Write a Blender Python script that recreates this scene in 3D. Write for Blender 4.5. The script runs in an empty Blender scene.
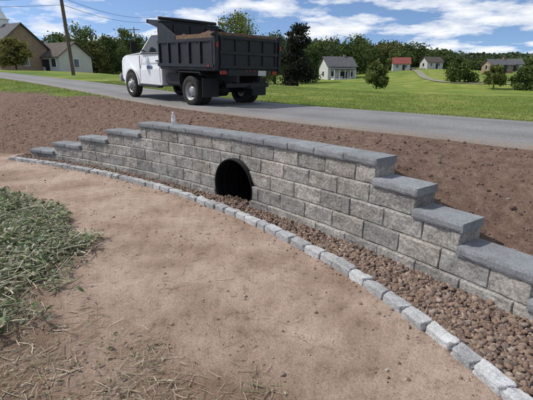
import bpy, bmesh, math, numpy as np
from mathutils import Vector, Matrix
rng = np.random.default_rng(7)
R_ = math.radians
# ------------------------------------------------------------------ helpers
def hsh(i, j, seed):
    v = np.sin(i*127.1 + j*311.7 + seed*74.7)*43758.5453
    return v - np.floor(v)
def vnoise(x, y, seed=0):
    xi = np.floor(x); yi = np.floor(y); fx = x-xi; fy = y-yi
    fx = fx*fx*(3-2*fx); fy = fy*fy*(3-2*fy)
    a = hsh(xi, yi, seed); b = hsh(xi+1, yi, seed); c = hsh(xi, yi+1, seed); d = hsh(xi+1, yi+1, seed)
    return (a*(1-fx)+b*fx)*(1-fy)+(c*(1-fx)+d*fx)*fy
def fbm(x, y, o=4, seed=0):
    t = 0; a = .5; n = 0
    for k in range(o):
        t = t + a*vnoise(x*2**k, y*2**k, seed+k*3.1); n += a; a *= .5
    return t/n*2-1
def sstep(x, a, b):
    t = np.clip((x-a)/(b-a), 0, 1); return t*t*(3-2*t)

def link(ob, parent=None):
    bpy.context.scene.collection.objects.link(ob)
    if parent is not None: ob.parent = parent
    return ob
def mk(name, V, F, mats, cols=None, smooth=False, midx=None, parent=None):
    V = np.asarray(V, np.float32); F = np.asarray(F, np.int32)
    me = bpy.data.meshes.new(name); n, k = F.shape
    me.vertices.add(len(V)); me.vertices.foreach_set('co', V.ravel())
    me.loops.add(n*k); me.loops.foreach_set('vertex_index', F.ravel())
    me.polygons.add(n); me.polygons.foreach_set('loop_start', np.arange(0, n*k, k, dtype=np.int32))
    me.polygons.foreach_set('loop_total', np.full(n, k, np.int32))
    me.polygons.foreach_set('use_smooth', np.full(n, smooth))
    if not isinstance(mats, (list, tuple)): mats = [mats]
    for m in mats: me.materials.append(m)
    if midx is not None: me.polygons.foreach_set('material_index', np.asarray(midx, np.int32))
    me.update(calc_edges=True)
    if cols is not None:
        ca = me.color_attributes.new('Col', 'FLOAT_COLOR', 'POINT')
        c = np.ones((len(V), 4), np.float32); c[:, :3] = cols
        ca.data.foreach_set('color', c.ravel())
    me.validate()
    return link(bpy.data.objects.new(name, me), parent)
def rand_rot(n):
    q = rng.normal(size=(n, 4)); q /= np.linalg.norm(q, axis=1)[:, None]
    w, x, y, z = q.T
    return np.stack([np.stack([1-2*(y*y+z*z), 2*(x*y-z*w), 2*(x*z+y*w)], -1),
                     np.stack([2*(x*y+z*w), 1-2*(x*x+z*z), 2*(y*z-x*w)], -1),
                     np.stack([2*(x*z-y*w), 2*(y*z+x*w), 1-2*(x*x+y*y)], -1)], 1)
def eul(yaw, pitch, roll):
    cz, sz, cy, sy, cx, sx = np.cos(yaw), np.sin(yaw), np.cos(pitch), np.sin(pitch), np.cos(roll), np.sin(roll)
    return np.stack([np.stack([cz*cy, cz*sy*sx-sz*cx, cz*sy*cx+sz*sx], -1),
                     np.stack([sz*cy, sz*sy*sx+cz*cx, sz*sy*cx-cz*sx], -1),
                     np.stack([-sy, cy*sx, cy*cx], -1)], 1)
def inst(variants, pos, rot, scl):
    n = len(pos); which = rng.integers(0, len(variants), n); Vs = []; Fs = []; ids = []; off = 0
    for k, (v, f) in enumerate(variants):
        s = np.where(which == k)[0]
        if not len(s): continue
        vv = v[None]*scl[s][:, None, :]
        vv = np.einsum('nij,nvj->nvi', rot[s], vv)+pos[s][:, None, :]
        Vs.append(vv.reshape(-1, 3))
        Fs.append((f[None]+(np.arange(len(s))*len(v))[:, None, None]+off).reshape(-1, f.shape[1]))
        ids.append(np.repeat(s, len(v))); off += len(s)*len(v)
    return np.concatenate(Vs), np.concatenate(Fs), np.concatenate(ids)
def ico(sub, amp, seed, freq=1.6):
    bm = bmesh.new(); bmesh.ops.create_icosphere(bm, subdivisions=sub, radius=1)
    v = np.array([p.co[:] for p in bm.verts]); f = np.array([[q.index for q in p.verts] for p in bm.faces]); bm.free()
    d = fbm(v[:, 0]*freq+v[:, 2]*1.3+seed*7, v[:, 1]*freq-v[:, 2]*1.1+seed*3, 2, seed)
    return v*(1+amp*d)[:, None], f
# ------------------------------------------------------------------ materials
def N(nt, typ, **kw):
    n = nt.nodes.new(typ)
    for k, v in kw.items(): setattr(n, k, v)
    return n
def base(name, rough=.8, spec=.3, metal=0):
    m = bpy.data.materials.new(name); m.use_nodes = True; nt = m.node_tree
    b = nt.nodes['Principled BSDF']; b.inputs['Roughness'].default_value = rough
    b.inputs['Specular IOR Level'].default_value = spec; b.inputs['Metallic'].default_value = metal
    return m, nt, b
def noise(nt, scale, detail=5, rough=.6, vec=None):
    n = N(nt, 'ShaderNodeTexNoise'); n.inputs['Scale'].default_value = scale
    n.inputs['Detail'].default_value = detail; n.inputs['Roughness'].default_value = rough
    if vec is not None: nt.links.new(vec, n.inputs['Vector'])
    return n.outputs['Fac']
def ramp(nt, fac, stops):
    r = N(nt, 'ShaderNodeValToRGB'); nt.links.new(fac, r.inputs[0]); e = r.color_ramp.elements
    while len(e) < len(stops): e.new(.5)
    for el, (p, c) in zip(e, stops):
        el.position = p; el.color = (*c, 1) if len(c) == 3 else c
    return r.outputs[0]
def mix(nt, a, b, fac, mode='MIX'):
    m = N(nt, 'ShaderNodeMix', data_type='RGBA', blend_type=mode)
    for s, v in ((m.inputs[0], fac), (m.inputs[6], a), (m.inputs[7], b)):
        if isinstance(v, (int, float)): s.default_value = v
        elif isinstance(v, tuple): s.default_value = (*v, 1)
        else: nt.links.new(v, s)
    return m.outputs[2]
def bump(nt, b, h, strength, dist=.01, prev=None):
    n = N(nt, 'ShaderNodeBump'); n.inputs['Strength'].default_value = strength; n.inputs['Distance'].default_value = dist
    nt.links.new(h, n.inputs['Height'])
    if prev is not None: nt.links.new(prev, n.inputs['Normal'])
    nt.links.new(n.outputs[0], b.inputs['Normal']); return n.outputs[0]
def objvec(nt):
    return N(nt, 'ShaderNodeTexCoord').outputs['Object']
def simple(name, col, rough=.7, var=.25, scale=8, bs=.2, bd=.01, spec=.3, metal=0):
    m, nt, b = base(name, rough, spec, metal); v = objvec(nt)
    f = noise(nt, scale, 6, .6, v)
    c = ramp(nt, f, [(.3, tuple(x*(1-var) for x in col)), (.7, tuple(min(1, x*(1+var)) for x in col))])
    nt.links.new(c, b.inputs['Base Color'])
    if bs: bump(nt, b, noise(nt, scale*6, 4, .6, v), bs, bd)
    return m
def attr_mat(name, rough=.85, lo=.75, hi=1.2, scale=60, bs=.4, bd=.004, trans=0, spec=.25, stain=0):
    m, nt, b = base(name, rough, spec); v = objvec(nt)
    a = N(nt, 'ShaderNodeAttribute', attribute_name='Col')
    f = noise(nt, scale, 5, .65, v)
    g = ramp(nt, f, [(.3, (lo,)*3), (.7, (hi,)*3)])
    c = mix(nt, a.outputs['Color'], g, 1.0, 'MULTIPLY')
    if stain:
        c = mix(nt, c, ramp(nt, noise(nt, 2.6, 6, .65, v), [(.35, (1-stain, 1-stain*1.05, 1-stain*1.15)), (.6, (1.06, 1.06, 1.06))]), 1.0, 'MULTIPLY')
        c = mix(nt, c, ramp(nt, noise(nt, 11, 5, .6, v), [(.35, (.82, .81, .80)), (.6, (1.08, 1.08, 1.08))]), .8, 'MULTIPLY')
    nt.links.new(c, b.inputs['Base Color'])
    if bs: bump(nt, b, f, bs, bd)
    if trans:
        t = N(nt, 'ShaderNodeBsdfTranslucent'); nt.links.new(c, t.inputs[0])
        x = N(nt, 'ShaderNodeMixShader'); x.inputs[0].default_value = trans
        nt.links.new(b.outputs[0], x.inputs[1]); nt.links.new(t.outputs[0], x.inputs[2])
        nt.links.new(x.outputs[0], nt.nodes['Material Output'].inputs[0])
    return m
# ------------------------------------------------------------------ layout (metres)
CX, CY = -13.49, -7.18            # centre of the wall arc
RW = 18.35                        # wall face radius at base
P0 = np.array([3.02, 4.5]); RD = np.array([-.66, .751]); RD = RD/np.linalg.norm(RD); RN = np.array([RD[1], -RD[0]])
CH = .2
eR = [37.6, 36.0, 34.45, 32.5, 30.6]
eL = [53.0, 56.2, 59.0, 61.9, 64.4]
PIPE_PHI, PIPE_R, PIPE_Z = 45.05, .41, .27
def redge(phi):
    return np.interp(phi, [26, 31.4, 32.7, 34.67, 37.4, 40.2, 43.5, 49.5, 56, 65], [17.2, 17.53, 17.63, 17.76, 17.92, 18.0, 18.06, 18.12, 18.12, 18.1])
def zroad(s):
    return 1.1+.037*np.clip(np.log1p(np.exp(np.clip((s-8.5)/1.5, -20, 30)))*1.5, 0, 55)
def bend(s):      # the road swings gently to the left beyond the truck
    t = np.clip(s-14, 0, 200); return -.0032*t*t/(1+.02*t)
def polar(x, y):
    return np.hypot(x-CX, y-CY), np.degrees(np.arctan2(y-CY, x-CX))
def sq(x, y):
    dx = x-P0[0]; dy = y-P0[1]; s = dx*RD[0]+dy*RD[1]
    return s, dx*RN[0]+dy*RN[1]-bend(s)
def hw(phi):
    return np.interp(phi, [28, 30.6, 32.5, 34.45, 36.0, 37.6, 38.6, 52.0, 53.0, 56.2, 59.0, 61.9, 64.4, 67],
                     [0, .04, .22, .42, .62, .82, .97, .97, .82, .62, .42, .22, .06, 0])
def H(x, y, detail=True):
    x = np.asarray(x, float); y = np.asarray(y, float)
    r, phi = polar(x, y); s, q = sq(x, y); a = r-18.58
    zr = zroad(s)-.035
    D = np.maximum(-q-.15, 0); fr = np.maximum(a-.22, 0)/(np.maximum(a-.22, 0)+D+1e-6)
    up = hw(phi)+(zr-hw(phi))*sstep(np.clip(fr, 0, 1), -.12, 1.0)-.03*(1-sstep(a, .1, .5))
    ed = redge(phi)
    strip = ((phi > 26) & (phi < 66.5))
    front = np.where(strip, .05*sstep(r, ed-.02, 18.4), 0)
    wd = weed_mask(x, y)
    front = front+.05*wd
    z = np.where(a > 0, up, front)
    far = np.hypot(x, y); az = x/(np.abs(y)+1)
    sl = np.interp(az, [-.7, -.4, -.1, .2, .7], [.036, .025, 0, -.010, -.018])
    F = 1.1+(np.minimum(far, 65)-12)*sl+np.clip(far-65, 0, 150)*np.interp(az, [-.4, 0, .15, .35, .7], [.01, .014, .028, .050, .044])
    F = F+.8*fbm(x*.022, y*.022, 2, 61)*sstep(far, 30, 80)
    w = sstep(q, 3.2, 30)
    z = np.where(q > -.15, zr, z)
    z = z*(1-w)+F*w
    if detail:
        onroad = (q > -.1) & (q < 3.1)
        am = np.where(a > 0, .04, .016)*(1-sstep(far, 25, 45)*.3)
        am = np.where(onroad, 0, am*np.clip(np.minimum(np.abs(q+.1), np.abs(q-3.1))*2, 0.15, 1))
        am = np.where((a > -.02) & (a < .35) & strip, am*.15, am)
        z = z+am*fbm(x*2.2, y*2.2, 5, 3)+am*.35*fbm(x*14, y*14, 2, 9)
        rr = np.hypot(x-CX, y-CY)
        for rc in (16.75, 15.3):
            z = z-np.where(a < -.6, .018*np.exp(-((rr-rc-.15*np.sin(phi*.2))/.13)**2)*(.6+.5*np.sin(phi*18+rr*9))*(fbm(x*1.5, y*1.5, 2, 5)*.8+.5), 0)
    return z
def weed_mask(x, y):
    b = np.interp(y, [2.0, 2.5, 3.2, 4.2, 5.2, 6.5, 8], [-2.3, -1.9, -1.75, -1.95, -2.6, -4.4, -7.5])
    n = fbm(x*2, y*2, 3, 21)*.4+fbm(x*7, y*7, 2, 22)*.15
    return sstep(b-x+n, -.15, .45)*sstep(8.5-y, 0, 1)*(y > 1)
def left_grass(s, q, n):
    return sstep(q+.3*(s-11.5)+n*.8, -.2, .4)*(s > 9)
# ------------------------------------------------------------------ ground sheet
def axis(a, b, st, lo, hi):
    c = list(np.arange(a, b, st)); d = st; p = c[-1]
    while p < hi: d = min(d*1.13, 12 if p < 260 else 1e9); p += d; c.append(p)
    d = st; p = c[0]; pre = []
    while p > lo: d = min(d*1.13, 12 if p > -260 else 1e9); p -= d; pre.append(p)
    return np.array(pre[::-1]+c)
xs = axis(-9.5, 5.5, .04, -700, 700); ys = axis(1.2, 14.5, .04, -200, 1100)
X, Y = np.meshgrid(xs, ys); x = X.ravel(); y = Y.ravel(); z = H(x, y)
nx, ny = len(xs), len(ys)
i, j = np.meshgrid(np.arange(nx-1), np.arange(ny-1)); b0 = (j*nx+i).ravel()
F = np.stack([b0, b0+1, b0+nx+1, b0+nx], 1)
zz = z[F]; cx = x[F].mean(1); cy = y[F].mean(1); rr, pp = polar(cx, cy)
jump = (zz.max(1)-zz.min(1) > .25) & (np.abs(rr-18.58) < .2) & (np.abs(np.radians(pp-PIPE_PHI)*18.4) < .52)
F = F[~jump]
r, phi = polar(x, y); s, q = sq(x, y); far = np.hypot(x, y); nn = fbm(x*.7, y*.7, 3, 11)
gm = np.maximum(sstep(q+nn*.12, 3.15, 3.4), left_grass(s, q, nn)); gm = np.maximum(gm, sstep(far, 32, 40))
gm = np.where((r < 18.58) & (far < 20), 0, gm)
soil = sstep(r+nn*.05, 18.5, 18.6); soil = np.maximum(soil, sstep(phi+nn*3, 66, 70)*sstep(r, 17.2, 18.4)*.8)
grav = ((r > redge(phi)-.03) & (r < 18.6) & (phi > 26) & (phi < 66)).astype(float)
wm = weed_mask(x, y)
lit = np.clip(1.15-np.clip((y-2.0)/1.1+(x+1.1)*.55, 0, 3)+fbm(x*2.5, y*2.5, 3, 51)*.5, 0, 1)*(y < 5)*(x < .8)*.6
wm2 = np.maximum(wm, lit)
def ground_mat():
    m, nt, b = base('soil_and_grass', .95, .1); v = objvec(nt)
    a = N(nt, 'ShaderNodeAttribute', attribute_name='Col'); sp = N(nt, 'ShaderNodeSeparateColor'); nt.links.new(a.outputs['Color'], sp.inputs[0])
    a2 = N(nt, 'ShaderNodeAttribute', attribute_name='Cover')
    n1 = noise(nt, 1.1, 8, .62, v); n2 = noise(nt, 9, 8, .7, v); n3 = noise(nt, 70, 4, .7, v); n4 = noise(nt, .35, 5, .6, v); n5 = noise(nt, 220, 3, .7, v)
    dirt = ramp(nt, n1, [(.36, (.29, .205, .15)), (.5, (.41, .305, .235)), (.62, (.48, .375, .30))])
    dirt = mix(nt, dirt, ramp(nt, n2, [(.3, (.60, .57, .54)), (.46, (1, 1, 1)), (.75, (1.14, 1.14, 1.14))]), 1.0, 'MULTIPLY')
    dirt = mix(nt, dirt, ramp(nt, n3, [(.3, (.66, .64, .62)), (.6, (1.08, 1.08, 1.08))]), .9, 'MULTIPLY')
    dirt = mix(nt, dirt, ramp(nt, n5, [(.3, (.70, .68, .66)), (.6, (1.12, 1.12, 1.12))]), .9, 'MULTIPLY')
    up = ramp(nt, n2, [(.28, (.10, .062, .046)), (.5, (.17, .113, .085)), (.72, (.25, .18, .14))])
    up = mix(nt, up, ramp(nt, n3, [(.3, (.6, .6, .6)), (.65, (1.3, 1.3, 1.3))]), .9, 'MULTIPLY')
    gr = ramp(nt, n4, [(.35, (.105, .165, .03)), (.5, (.155, .215, .045)), (.65, (.23, .255, .08))])
    gr = mix(nt, gr, ramp(nt, noise(nt, 2.3, 8, .75, v), [(.3, (.62, .66, .6)), (.7, (1.3, 1.25, 1.2))]), .9, 'MULTIPLY')
    gr = mix(nt, gr, ramp(nt, noise(nt, .045, 4, .5, v), [(.4, (.78, .84, .78)), (.6, (1.28, 1.14, 1.1))]), .9, 'MULTIPLY')
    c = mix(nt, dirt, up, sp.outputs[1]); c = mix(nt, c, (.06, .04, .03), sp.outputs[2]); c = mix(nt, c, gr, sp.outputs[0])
    c = mix(nt, c, mix(nt, c, (.42, .36, .33), 1.0, 'MULTIPLY'), a2.outputs['Fac'])  # ground colour darker where weeds and litter lie
    nt.links.new(c, b.inputs['Base Color'])
    p = bump(nt, b, n2, .9, .035); p = bump(nt, b, n3, .9, .01, p); bump(nt, b, n5, .7, .003, p)
    return m
GM = ground_mat()
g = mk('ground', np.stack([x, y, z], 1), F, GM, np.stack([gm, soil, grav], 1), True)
ca = g.data.color_attributes.new('Cover', 'FLOAT_COLOR', 'POINT'); w4 = np.ones((len(x), 4), np.float32); w4[:, :3] = wm2[:, None]; ca.data.foreach_set('color', w4.ravel())
# ------------------------------------------------------------------ road
def road_mat():
    m, nt, b = base('asphalt', .85, .3); v = objvec(nt)
    n1 = noise(nt, .8, 6, .6, v); n2 = noise(nt, 120, 3, .7, v); n3 = noise(nt, 25, 5, .7, v)
    c = ramp(nt, n1, [(.3, (.19, .187, .185)), (.7, (.27, .265, .26))])
    c = mix(nt, c, ramp(nt, n2, [(.35, (.5, .5, .5)), (.65, (1.35, 1.35, 1.35))]), .9, 'MULTIPLY')
    c = mix(nt, c, ramp(nt, n3, [(.35, (.74, .74, .73)), (.6, (1.08, 1.08, 1.08))]), .85, 'MULTIPLY')
    a = N(nt, 'ShaderNodeAttribute', attribute_name='Col'); sp = N(nt, 'ShaderNodeSeparateColor'); nt.links.new(a.outputs['Color'], sp.inputs[0])
    dirtf = N(nt, 'ShaderNodeMath', operation='MULTIPLY'); nt.links.new(sp.outputs[0], dirtf.inputs[0]); nt.links.new(ramp(nt, n3, [(.4, (0, 0, 0)), (.6, (1, 1, 1))]), dirtf.inputs[1])
    c = mix(nt, c, (.22, .16, .12), dirtf.outputs[0]); c = mix(nt, c, mix(nt, c, (.8, .8, .8), 1., 'MULTIPLY'), sp.outputs[1])
    nt.links.new(c, b.inputs['Base Color']); bump(nt, b, n2, .5, .005); return m
RM = road_mat()
def ribbon(name, S, Q, posf, mat, cols=None):
    SS, QQ = np.meshgrid(S, Q, indexing='ij'); px, py, pz = posf(SS, QQ)
    n0, m0 = SS.shape; i, j = np.meshgrid(np.arange(n0-1), np.arange(m0-1), indexing='ij'); b0 = (i*m0+j).ravel()
    return mk(name, np.stack([px.ravel(), py.ravel(), pz.ravel()], 1), np.stack([b0, b0+m0, b0+m0+1, b0+1], 1), mat, cols(SS, QQ) if cols else None, True)
def roadxy(s, q):
    qq = q+bend(s); return P0[0]+RD[0]*s+RN[0]*qq, P0[1]+RD[1]*s+RN[1]*qq
def roadpos(SS, QQ):
    edge = np.where(QQ < .2, 1, np.where(QQ > 2.8, -1, 0))*.06*fbm(SS*1.7, QQ*0+3, 4, 4)
    px, py = roadxy(SS, QQ+edge)
    pz = zroad(SS)+.02*(1-((QQ-1.5)/1.5)**2)+.012; pz[:, 0] -= .1; pz[:, -1] -= .1
    return px, py, pz
def roadcol(SS, QQ):
    d = np.clip(1-QQ/.35, 0, 1)*.8+np.clip(1-(3-QQ)/.2, 0, 1)*.5; tr = np.exp(-((QQ-.75)/.25)**2)+np.exp(-((QQ-2.3)/.25)**2)
    return np.stack([d.ravel(), tr.ravel(), tr.ravel()*0], 1)
ribbon('road', np.concatenate([np.arange(-60, -10, 2), np.arange(-10, 30, .12), np.arange(30, 160, 2)]), np.array([-.02, 0, .1, .3, .5, .75, 1., 1.25, 1.5, 2., 2.3, 2.5, 2.8, 2.9, 3.0, 3.02]), roadpos, RM, roadcol)
dv = np.array([(70, 74), (52, 72), (38, 70), (32, 76), (34, 90), (40, 110), (47, 138)], float)
def dpos(SS, QQ):
    k = np.arange(7); cx_ = np.interp(SS, k, dv[:, 0]); cy_ = np.interp(SS, k, dv[:, 1])
    ker = np.ones(13)/13
    c1 = np.convolve(np.pad(cx_[:, 0], 6, 'edge'), ker, 'valid'); c2 = np.convolve(np.pad(cy_[:, 0], 6, 'edge'), ker, 'valid')
    tx = np.gradient(c1); ty = np.gradient(c2); L = np.hypot(tx, ty)
    px = c1[:, None]-ty[:, None]/L[:, None]*QQ; py = c2[:, None]+tx[:, None]/L[:, None]*QQ
    return px, py, H(px, py, False)+.10
ribbon('driveway', np.linspace(0, 6, 91), np.array([-.9, 0, .9]), dpos, simple('driveway_gravel', (.22, .21, .15), .9, .25, 1, .1))
# ------------------------------------------------------------------ retaining wall
BL = attr_mat('split_face_block', .92, .5, 1.42, 38, 1.0, .010, stain=.26)
CAPM = attr_mat('cap_stone', .85, .68, 1.28, 60, .7, .004, stain=.14)
wall = link(bpy.data.objects.new('retaining_wall', None))
def block(Vl, Fl, Cl, p0, p1, r0, z0, z1, depth, col, seed, amp, nxg=12, nzg=6, ch=.008):
    off = len(Vl); g = .002/r0*57.3
    p0 += g; p1 -= g; z0 += .001; z1 -= .001
    for a in range(nzg+1):
        for b in range(nxg+1):
            u = b/nxg; w = a/nzg
            u = .5-.5*math.cos(math.pi*u); w = .5-.5*math.cos(math.pi*w)
            ph = p0+(p1-p0)*u; zz = z0+(z1-z0)*w
            e = (b in (0, nxg)) or (a in (0, nzg))
            L = u*(p1-p0)*r0/57.3
            d = amp*float(fbm(np.array([L*14+seed*3.7]), np.array([zz*14+seed*1.3]), 3, seed % 17)[0])
            rr = r0-d+(ch*float(.6+hsh(a*3.1+seed, b*1.7, 2))+abs(d)*.5 if e else 0)
            pr = R_(ph); Vl.append((CX+rr*math.cos(pr), CY+rr*math.sin(pr), zz)); Cl.append(col)
    W = nxg+1
    for a in range(nzg):
        for b in range(nxg):
            k = off+a*W+b; Fl.append((k, k+W, k+W+1, k+1))
    loop = [off+b for b in range(W)]+[off+a*W+nxg for a in range(1, nzg+1)]+[off+nzg*W+b for b in range(nxg-1, -1, -1)]+[off+a*W for a in range(nzg-1, 0, -1)]
    boff = len(Vl); n = len(loop)
    for k in loop:
        v = Vl[k]; ang = math.atan2(v[1]-CY, v[0]-CX); rr = r0+depth
        Vl.append((CX+rr*math.cos(ang), CY+rr*math.sin(ang), v[2])); Cl.append(col)
    for k in range(n):
        k2 = (k+1) % n; Fl.append((loop[k], loop[k2], boff+k2, boff+k))
    Fl.append(tuple(boff+k for k in range(n-1, -1, -1)))
def pymesh(name, Vl, Fl, Cl, mat, parent):
    me = bpy.data.meshes.new(name); me.from_pydata(Vl, [], Fl); me.materials.append(mat)
    ca = me.color_attributes.new('Col', 'FLOAT_COLOR', 'POINT'); c = np.ones((len(Vl), 4), np.float32); c[:, :3] = np.array(Cl); ca.data.foreach_set('color', c.ravel())
    bm = bmesh.new(); bm.from_mesh(me); bmesh.ops.recalc_face_normals(bm, faces=bm.faces); bm.to_mesh(me); bm.free()
    return link(bpy.data.objects.new(name, me), parent)
A = ([], [], []); B = ([], [], []); seed = 0
tones = [(.335, .318, .295), (.295, .283, .266), (.36, .343, .318), (.335, .312, .28), (.275, .266, .253), (.345, .322, .292)]
dphi = .45/RW*57.3
for L in range(5):
    j = 4-L; z1 = .965-CH*L; z0 = z1-CH; r0 = RW+.03*j
    lo, hi = eR[L], eL[L]
    edges = [lo]; k0 = math.floor((lo-30)/dphi)-1
    for k in range(k0, k0+70):
        e = 30+(k+.5*(j % 2))*dphi
        if e > lo+dphi*.33 and e < hi-dphi*.33: edges.append(e)
    edges.append(hi)
    for p0, p1 in zip(edges[:-1], edges[1:]):
        seed += 1; t = tones[rng.integers(0, len(tones))]; f = rng.uniform(.88, 1.1); col = tuple(c*f for c in t)
        mid = (p0+p1)/2; nearp = abs(R_(mid-PIPE_PHI))*RW < .75 and z0 < .75
        T = B if nearp else A
        block(*T, p0, p1, r0+rng.uniform(-.004, .004), z0, z1, .33, col, seed, .015)
pymesh('wall_blocks', *A, BL, wall)
pb = pymesh('pipe_surround_blocks', *B, BL, wall)
Cc = ([], [], [])
for L in range(5):
    j = 4-L; zc = .965-CH*L; r0 = RW+.03*j-.028
    segs = [(eR[0]-.07, eL[0]+.07)] if L == 0 else [(eR[L]-.07, eR[L-1]-.01), (eL[L-1]+.01, eL[L]+.07)]
    for lo, hi in segs:
        n = max(1, round((hi-lo)/(dphi*1.0)))
        for k in range(n):
            seed += 1; f = rng.uniform(.88, 1.12); col = (.225*f, .236*f, .246*f)
            block(*Cc, lo+(hi-lo)*k/n, lo+(hi-lo)*(k+1)/n, r0+rng.uniform(-.003, .003), zc, zc+.085+rng.uniform(-.002, .002), .35, col, seed, .006, 8, 3, .006)
pymesh('cap_stones', *Cc, CAPM, wall)
# pipe opening
pr = R_(PIPE_PHI); ur = Vector((math.cos(pr), math.sin(pr), 0)); ut = Vector((math.sin(pr), -math.cos(pr), 0)); pc = Vector((CX, CY, PIPE_Z))
bpy.ops.mesh.primitive_cylinder_add(vertices=64, radius=PIPE_R+.024, depth=2, location=pc+ur*18.6, rotation=ur.to_track_quat('Z', 'Y').to_euler())
cut = bpy.context.object
md = pb.modifiers.new('b', 'BOOLEAN'); md.object = cut; md.operation = 'DIFFERENCE'; md.solver = 'EXACT'
dg = bpy.context.evaluated_depsgraph_get(); nm = bpy.data.meshes.new_from_object(pb.evaluated_get(dg)); pb.modifiers.clear(); pb.data = nm
bpy.data.objects.remove(cut)
ca = nm.color_attributes.get('Col')
if ca is not None:
    arr = np.zeros(len(ca.data)*4, np.float32); ca.data.foreach_get('color', arr); arr = arr.reshape(-1, 4)
    bad = (arr[:, 0] > .45) | (arr[:, 0] < .05); arr[bad] = (.22, .21, .195, 1); ca.data.foreach_set('color', arr.ravel())
PM = simple('black_plastic_pipe', (.007, .007, .008), .7, .3, 10, 0, spec=.15)
Vp = []; Fp = []; prof = []
for k in range(120):
    rr = 18.37+k*.03; prof.append((rr, PIPE_R-.010+(.010 if (k % 4) < 2 else 0)))
prof = [(22, PIPE_R+.02), (18.37, PIPE_R+.02)]+prof+[(21.96, .02)]
for rr, rad in prof:
    for a in range(48):
        t = a/48*2*math.pi; p = pc+ur*rr+ut*(rad*math.cos(t))+Vector((0, 0, rad*math.sin(t))); Vp.append(p[:])
for k in range(len(prof)-1):
    for a in range(48):
        Fp.append((k*48+a, k*48+(a+1) % 48, (k+1)*48+(a+1) % 48, (k+1)*48+a))
mk('drainage_pipe', Vp, Fp, PM, None, True)
# ------------------------------------------------------------------ edging
def cobble(seed):
    bm = bmesh.new(); bmesh.ops.create_cube(bm, size=2); bmesh.ops.subdivide_edges(bm, edges=bm.edges, cuts=9, use_grid_fill=True)
    v = np.array([p.co[:] for p in bm.verts]); f = np.array([[q.index for q in p.verts] for p in bm.faces]); bm.free()
    nrm = (np.abs(v)**12).sum(1)**(1/12); v = v/nrm[:, None]
    v = v*(1+.13*fbm(v[:, 0]*1.3+seed*5+v[:, 2], v[:, 1]*1.3+seed*2, 2, seed)+.06*fbm(v[:, 0]*5+seed+v[:, 2]*4, v[:, 1]*4+v[:, 2]*3, 2, seed+2))[:, None]
    v[:, 0] *= 1+.10*v[:, 1]*(1 if seed % 2 else -1)
    return v, f
GRAN = attr_mat('granite', .88, .62, 1.25, 75, .9, .006, stain=.15)
ph = 65.8; ps = []; yw = []
while ph > 27:
    L = rng.uniform(.18, .28); ph -= L/18*57.3/2
    rr = float(redge(ph))+rng.uniform(-.01, .01)
    xx = CX+rr*math.cos(R_(ph)); yy = CY+rr*math.sin(R_(ph))
    x2 = CX+float(redge(ph-.5))*math.cos(R_(ph-.5)); y2 = CY+float(redge(ph-.5))*math.sin(R_(ph-.5))
    x1 = CX+float(redge(ph+.5))*math.cos(R_(ph+.5)); y1 = CY+float(redge(ph+.5))*math.sin(R_(ph+.5))
    ps.append((xx, yy, .02, L)); yw.append(math.atan2(y2-y1, x2-x1)+rng.uniform(-.07, .07)); ph -= (L+rng.uniform(0, .012))/18*57.3/2
ps = np.array(ps); n = len(ps)
scl = np.stack([ps[:, 3]/2*.97, rng.uniform(.052, .066, n), rng.uniform(.048, .058, n)], 1)
V, F, ids = inst([cobble(k) for k in range(10)], ps[:, :3], eul(np.array(yw), rng.normal(0, .035, n), rng.normal(0, .06, n)), scl)
f = rng.uniform(.78, 1.12, n)[:, None]*np.array([[.435, .44, .44]])+rng.normal(0, .010, (n, 1))*np.array([[1, .9, .7]])
mk('granite_edging', V, F, GRAN, f[ids], False)
# ------------------------------------------------------------------ gravel
STM = attr_mat('river_gravel', .85, .65, 1.22, 90, .5, .003)
v1 = [ico(1, .35, k) for k in range(10)]; v2 = [ico(2, .45, k, 1.9) for k in range(12)]; v1g = [ico(1, .5, k+5, 1.9) for k in range(12)]
def scols(n, pal, f=.2):
    pal = np.array(pal); c = pal[rng.integers(0, len(pal), n)]; return c*rng.uniform(1-f, 1+f, n)[:, None]
pal = [(.195, .132, .096), (.225, .158, .118), (.165, .11, .085), (.255, .188, .143), (.18, .138, .116), (.21, .14, .10), (.29, .23, .185), (.13, .093, .075)]
n = 46000; ph = rng.uniform(27, 65.8, n); lo = redge(ph)+.05; hi = RW+.02; t = rng.uniform(0, 1, n)
keep = rng.uniform(0, 1, n) < (hi-lo)/.85; ph = ph[keep]; lo = lo[keep]; t = t[keep]
rr = lo+(hi-lo)*t; xx = CX+rr*np.cos(np.radians(ph)); yy = CY+rr*np.sin(np.radians(ph))
m2 = 160; ph2 = PIPE_PHI+rng.uniform(-1, 1, m2)*1.05; r2 = 18.33+rng.uniform(0, 1, m2)**1.5*.22
xx = np.concatenate([xx, CX+r2*np.cos(np.radians(ph2))]); yy = np.concatenate([yy, CY+r2*np.sin(np.radians(ph2))]); n = len(xx)
m3 = 110; p3 = rng.uniform(30, 60, m3); r3 = redge(p3)-.07-rng.gamma(1.0, .07, m3); xx = np.concatenate([xx, CX+r3*np.cos(np.radians(p3))]); yy = np.concatenate([yy, CY+r3*np.sin(np.radians(p3))]); n = len(xx)
sz = rng.gamma(5.5, .0025, n).clip(.006, .030); sz[-m3:] *= .7; zz = np.minimum(H(xx, yy), .06)+sz*.35+np.where(np.arange(n) < n-m3, rng.uniform(0, .016, n), 0)
scl = sz[:, None]*np.stack([rng.uniform(.9, 1.4, n), rng.uniform(.75, 1.1, n), rng.uniform(.5, .8, n)], 1)
rot = eul(rng.uniform(0, 6.28, n), rng.normal(0, .5, n), rng.normal(0, .5, n))
pos = np.stack([xx, yy, zz], 1); c = scols(n, pal); nr = yy < 4.2
Va, Fa, ia = inst(v2, pos[nr], rot[nr], scl[nr]); Vb, Fb, ib = inst(v1g, pos[~nr], rot[~nr], scl[~nr])
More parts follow.
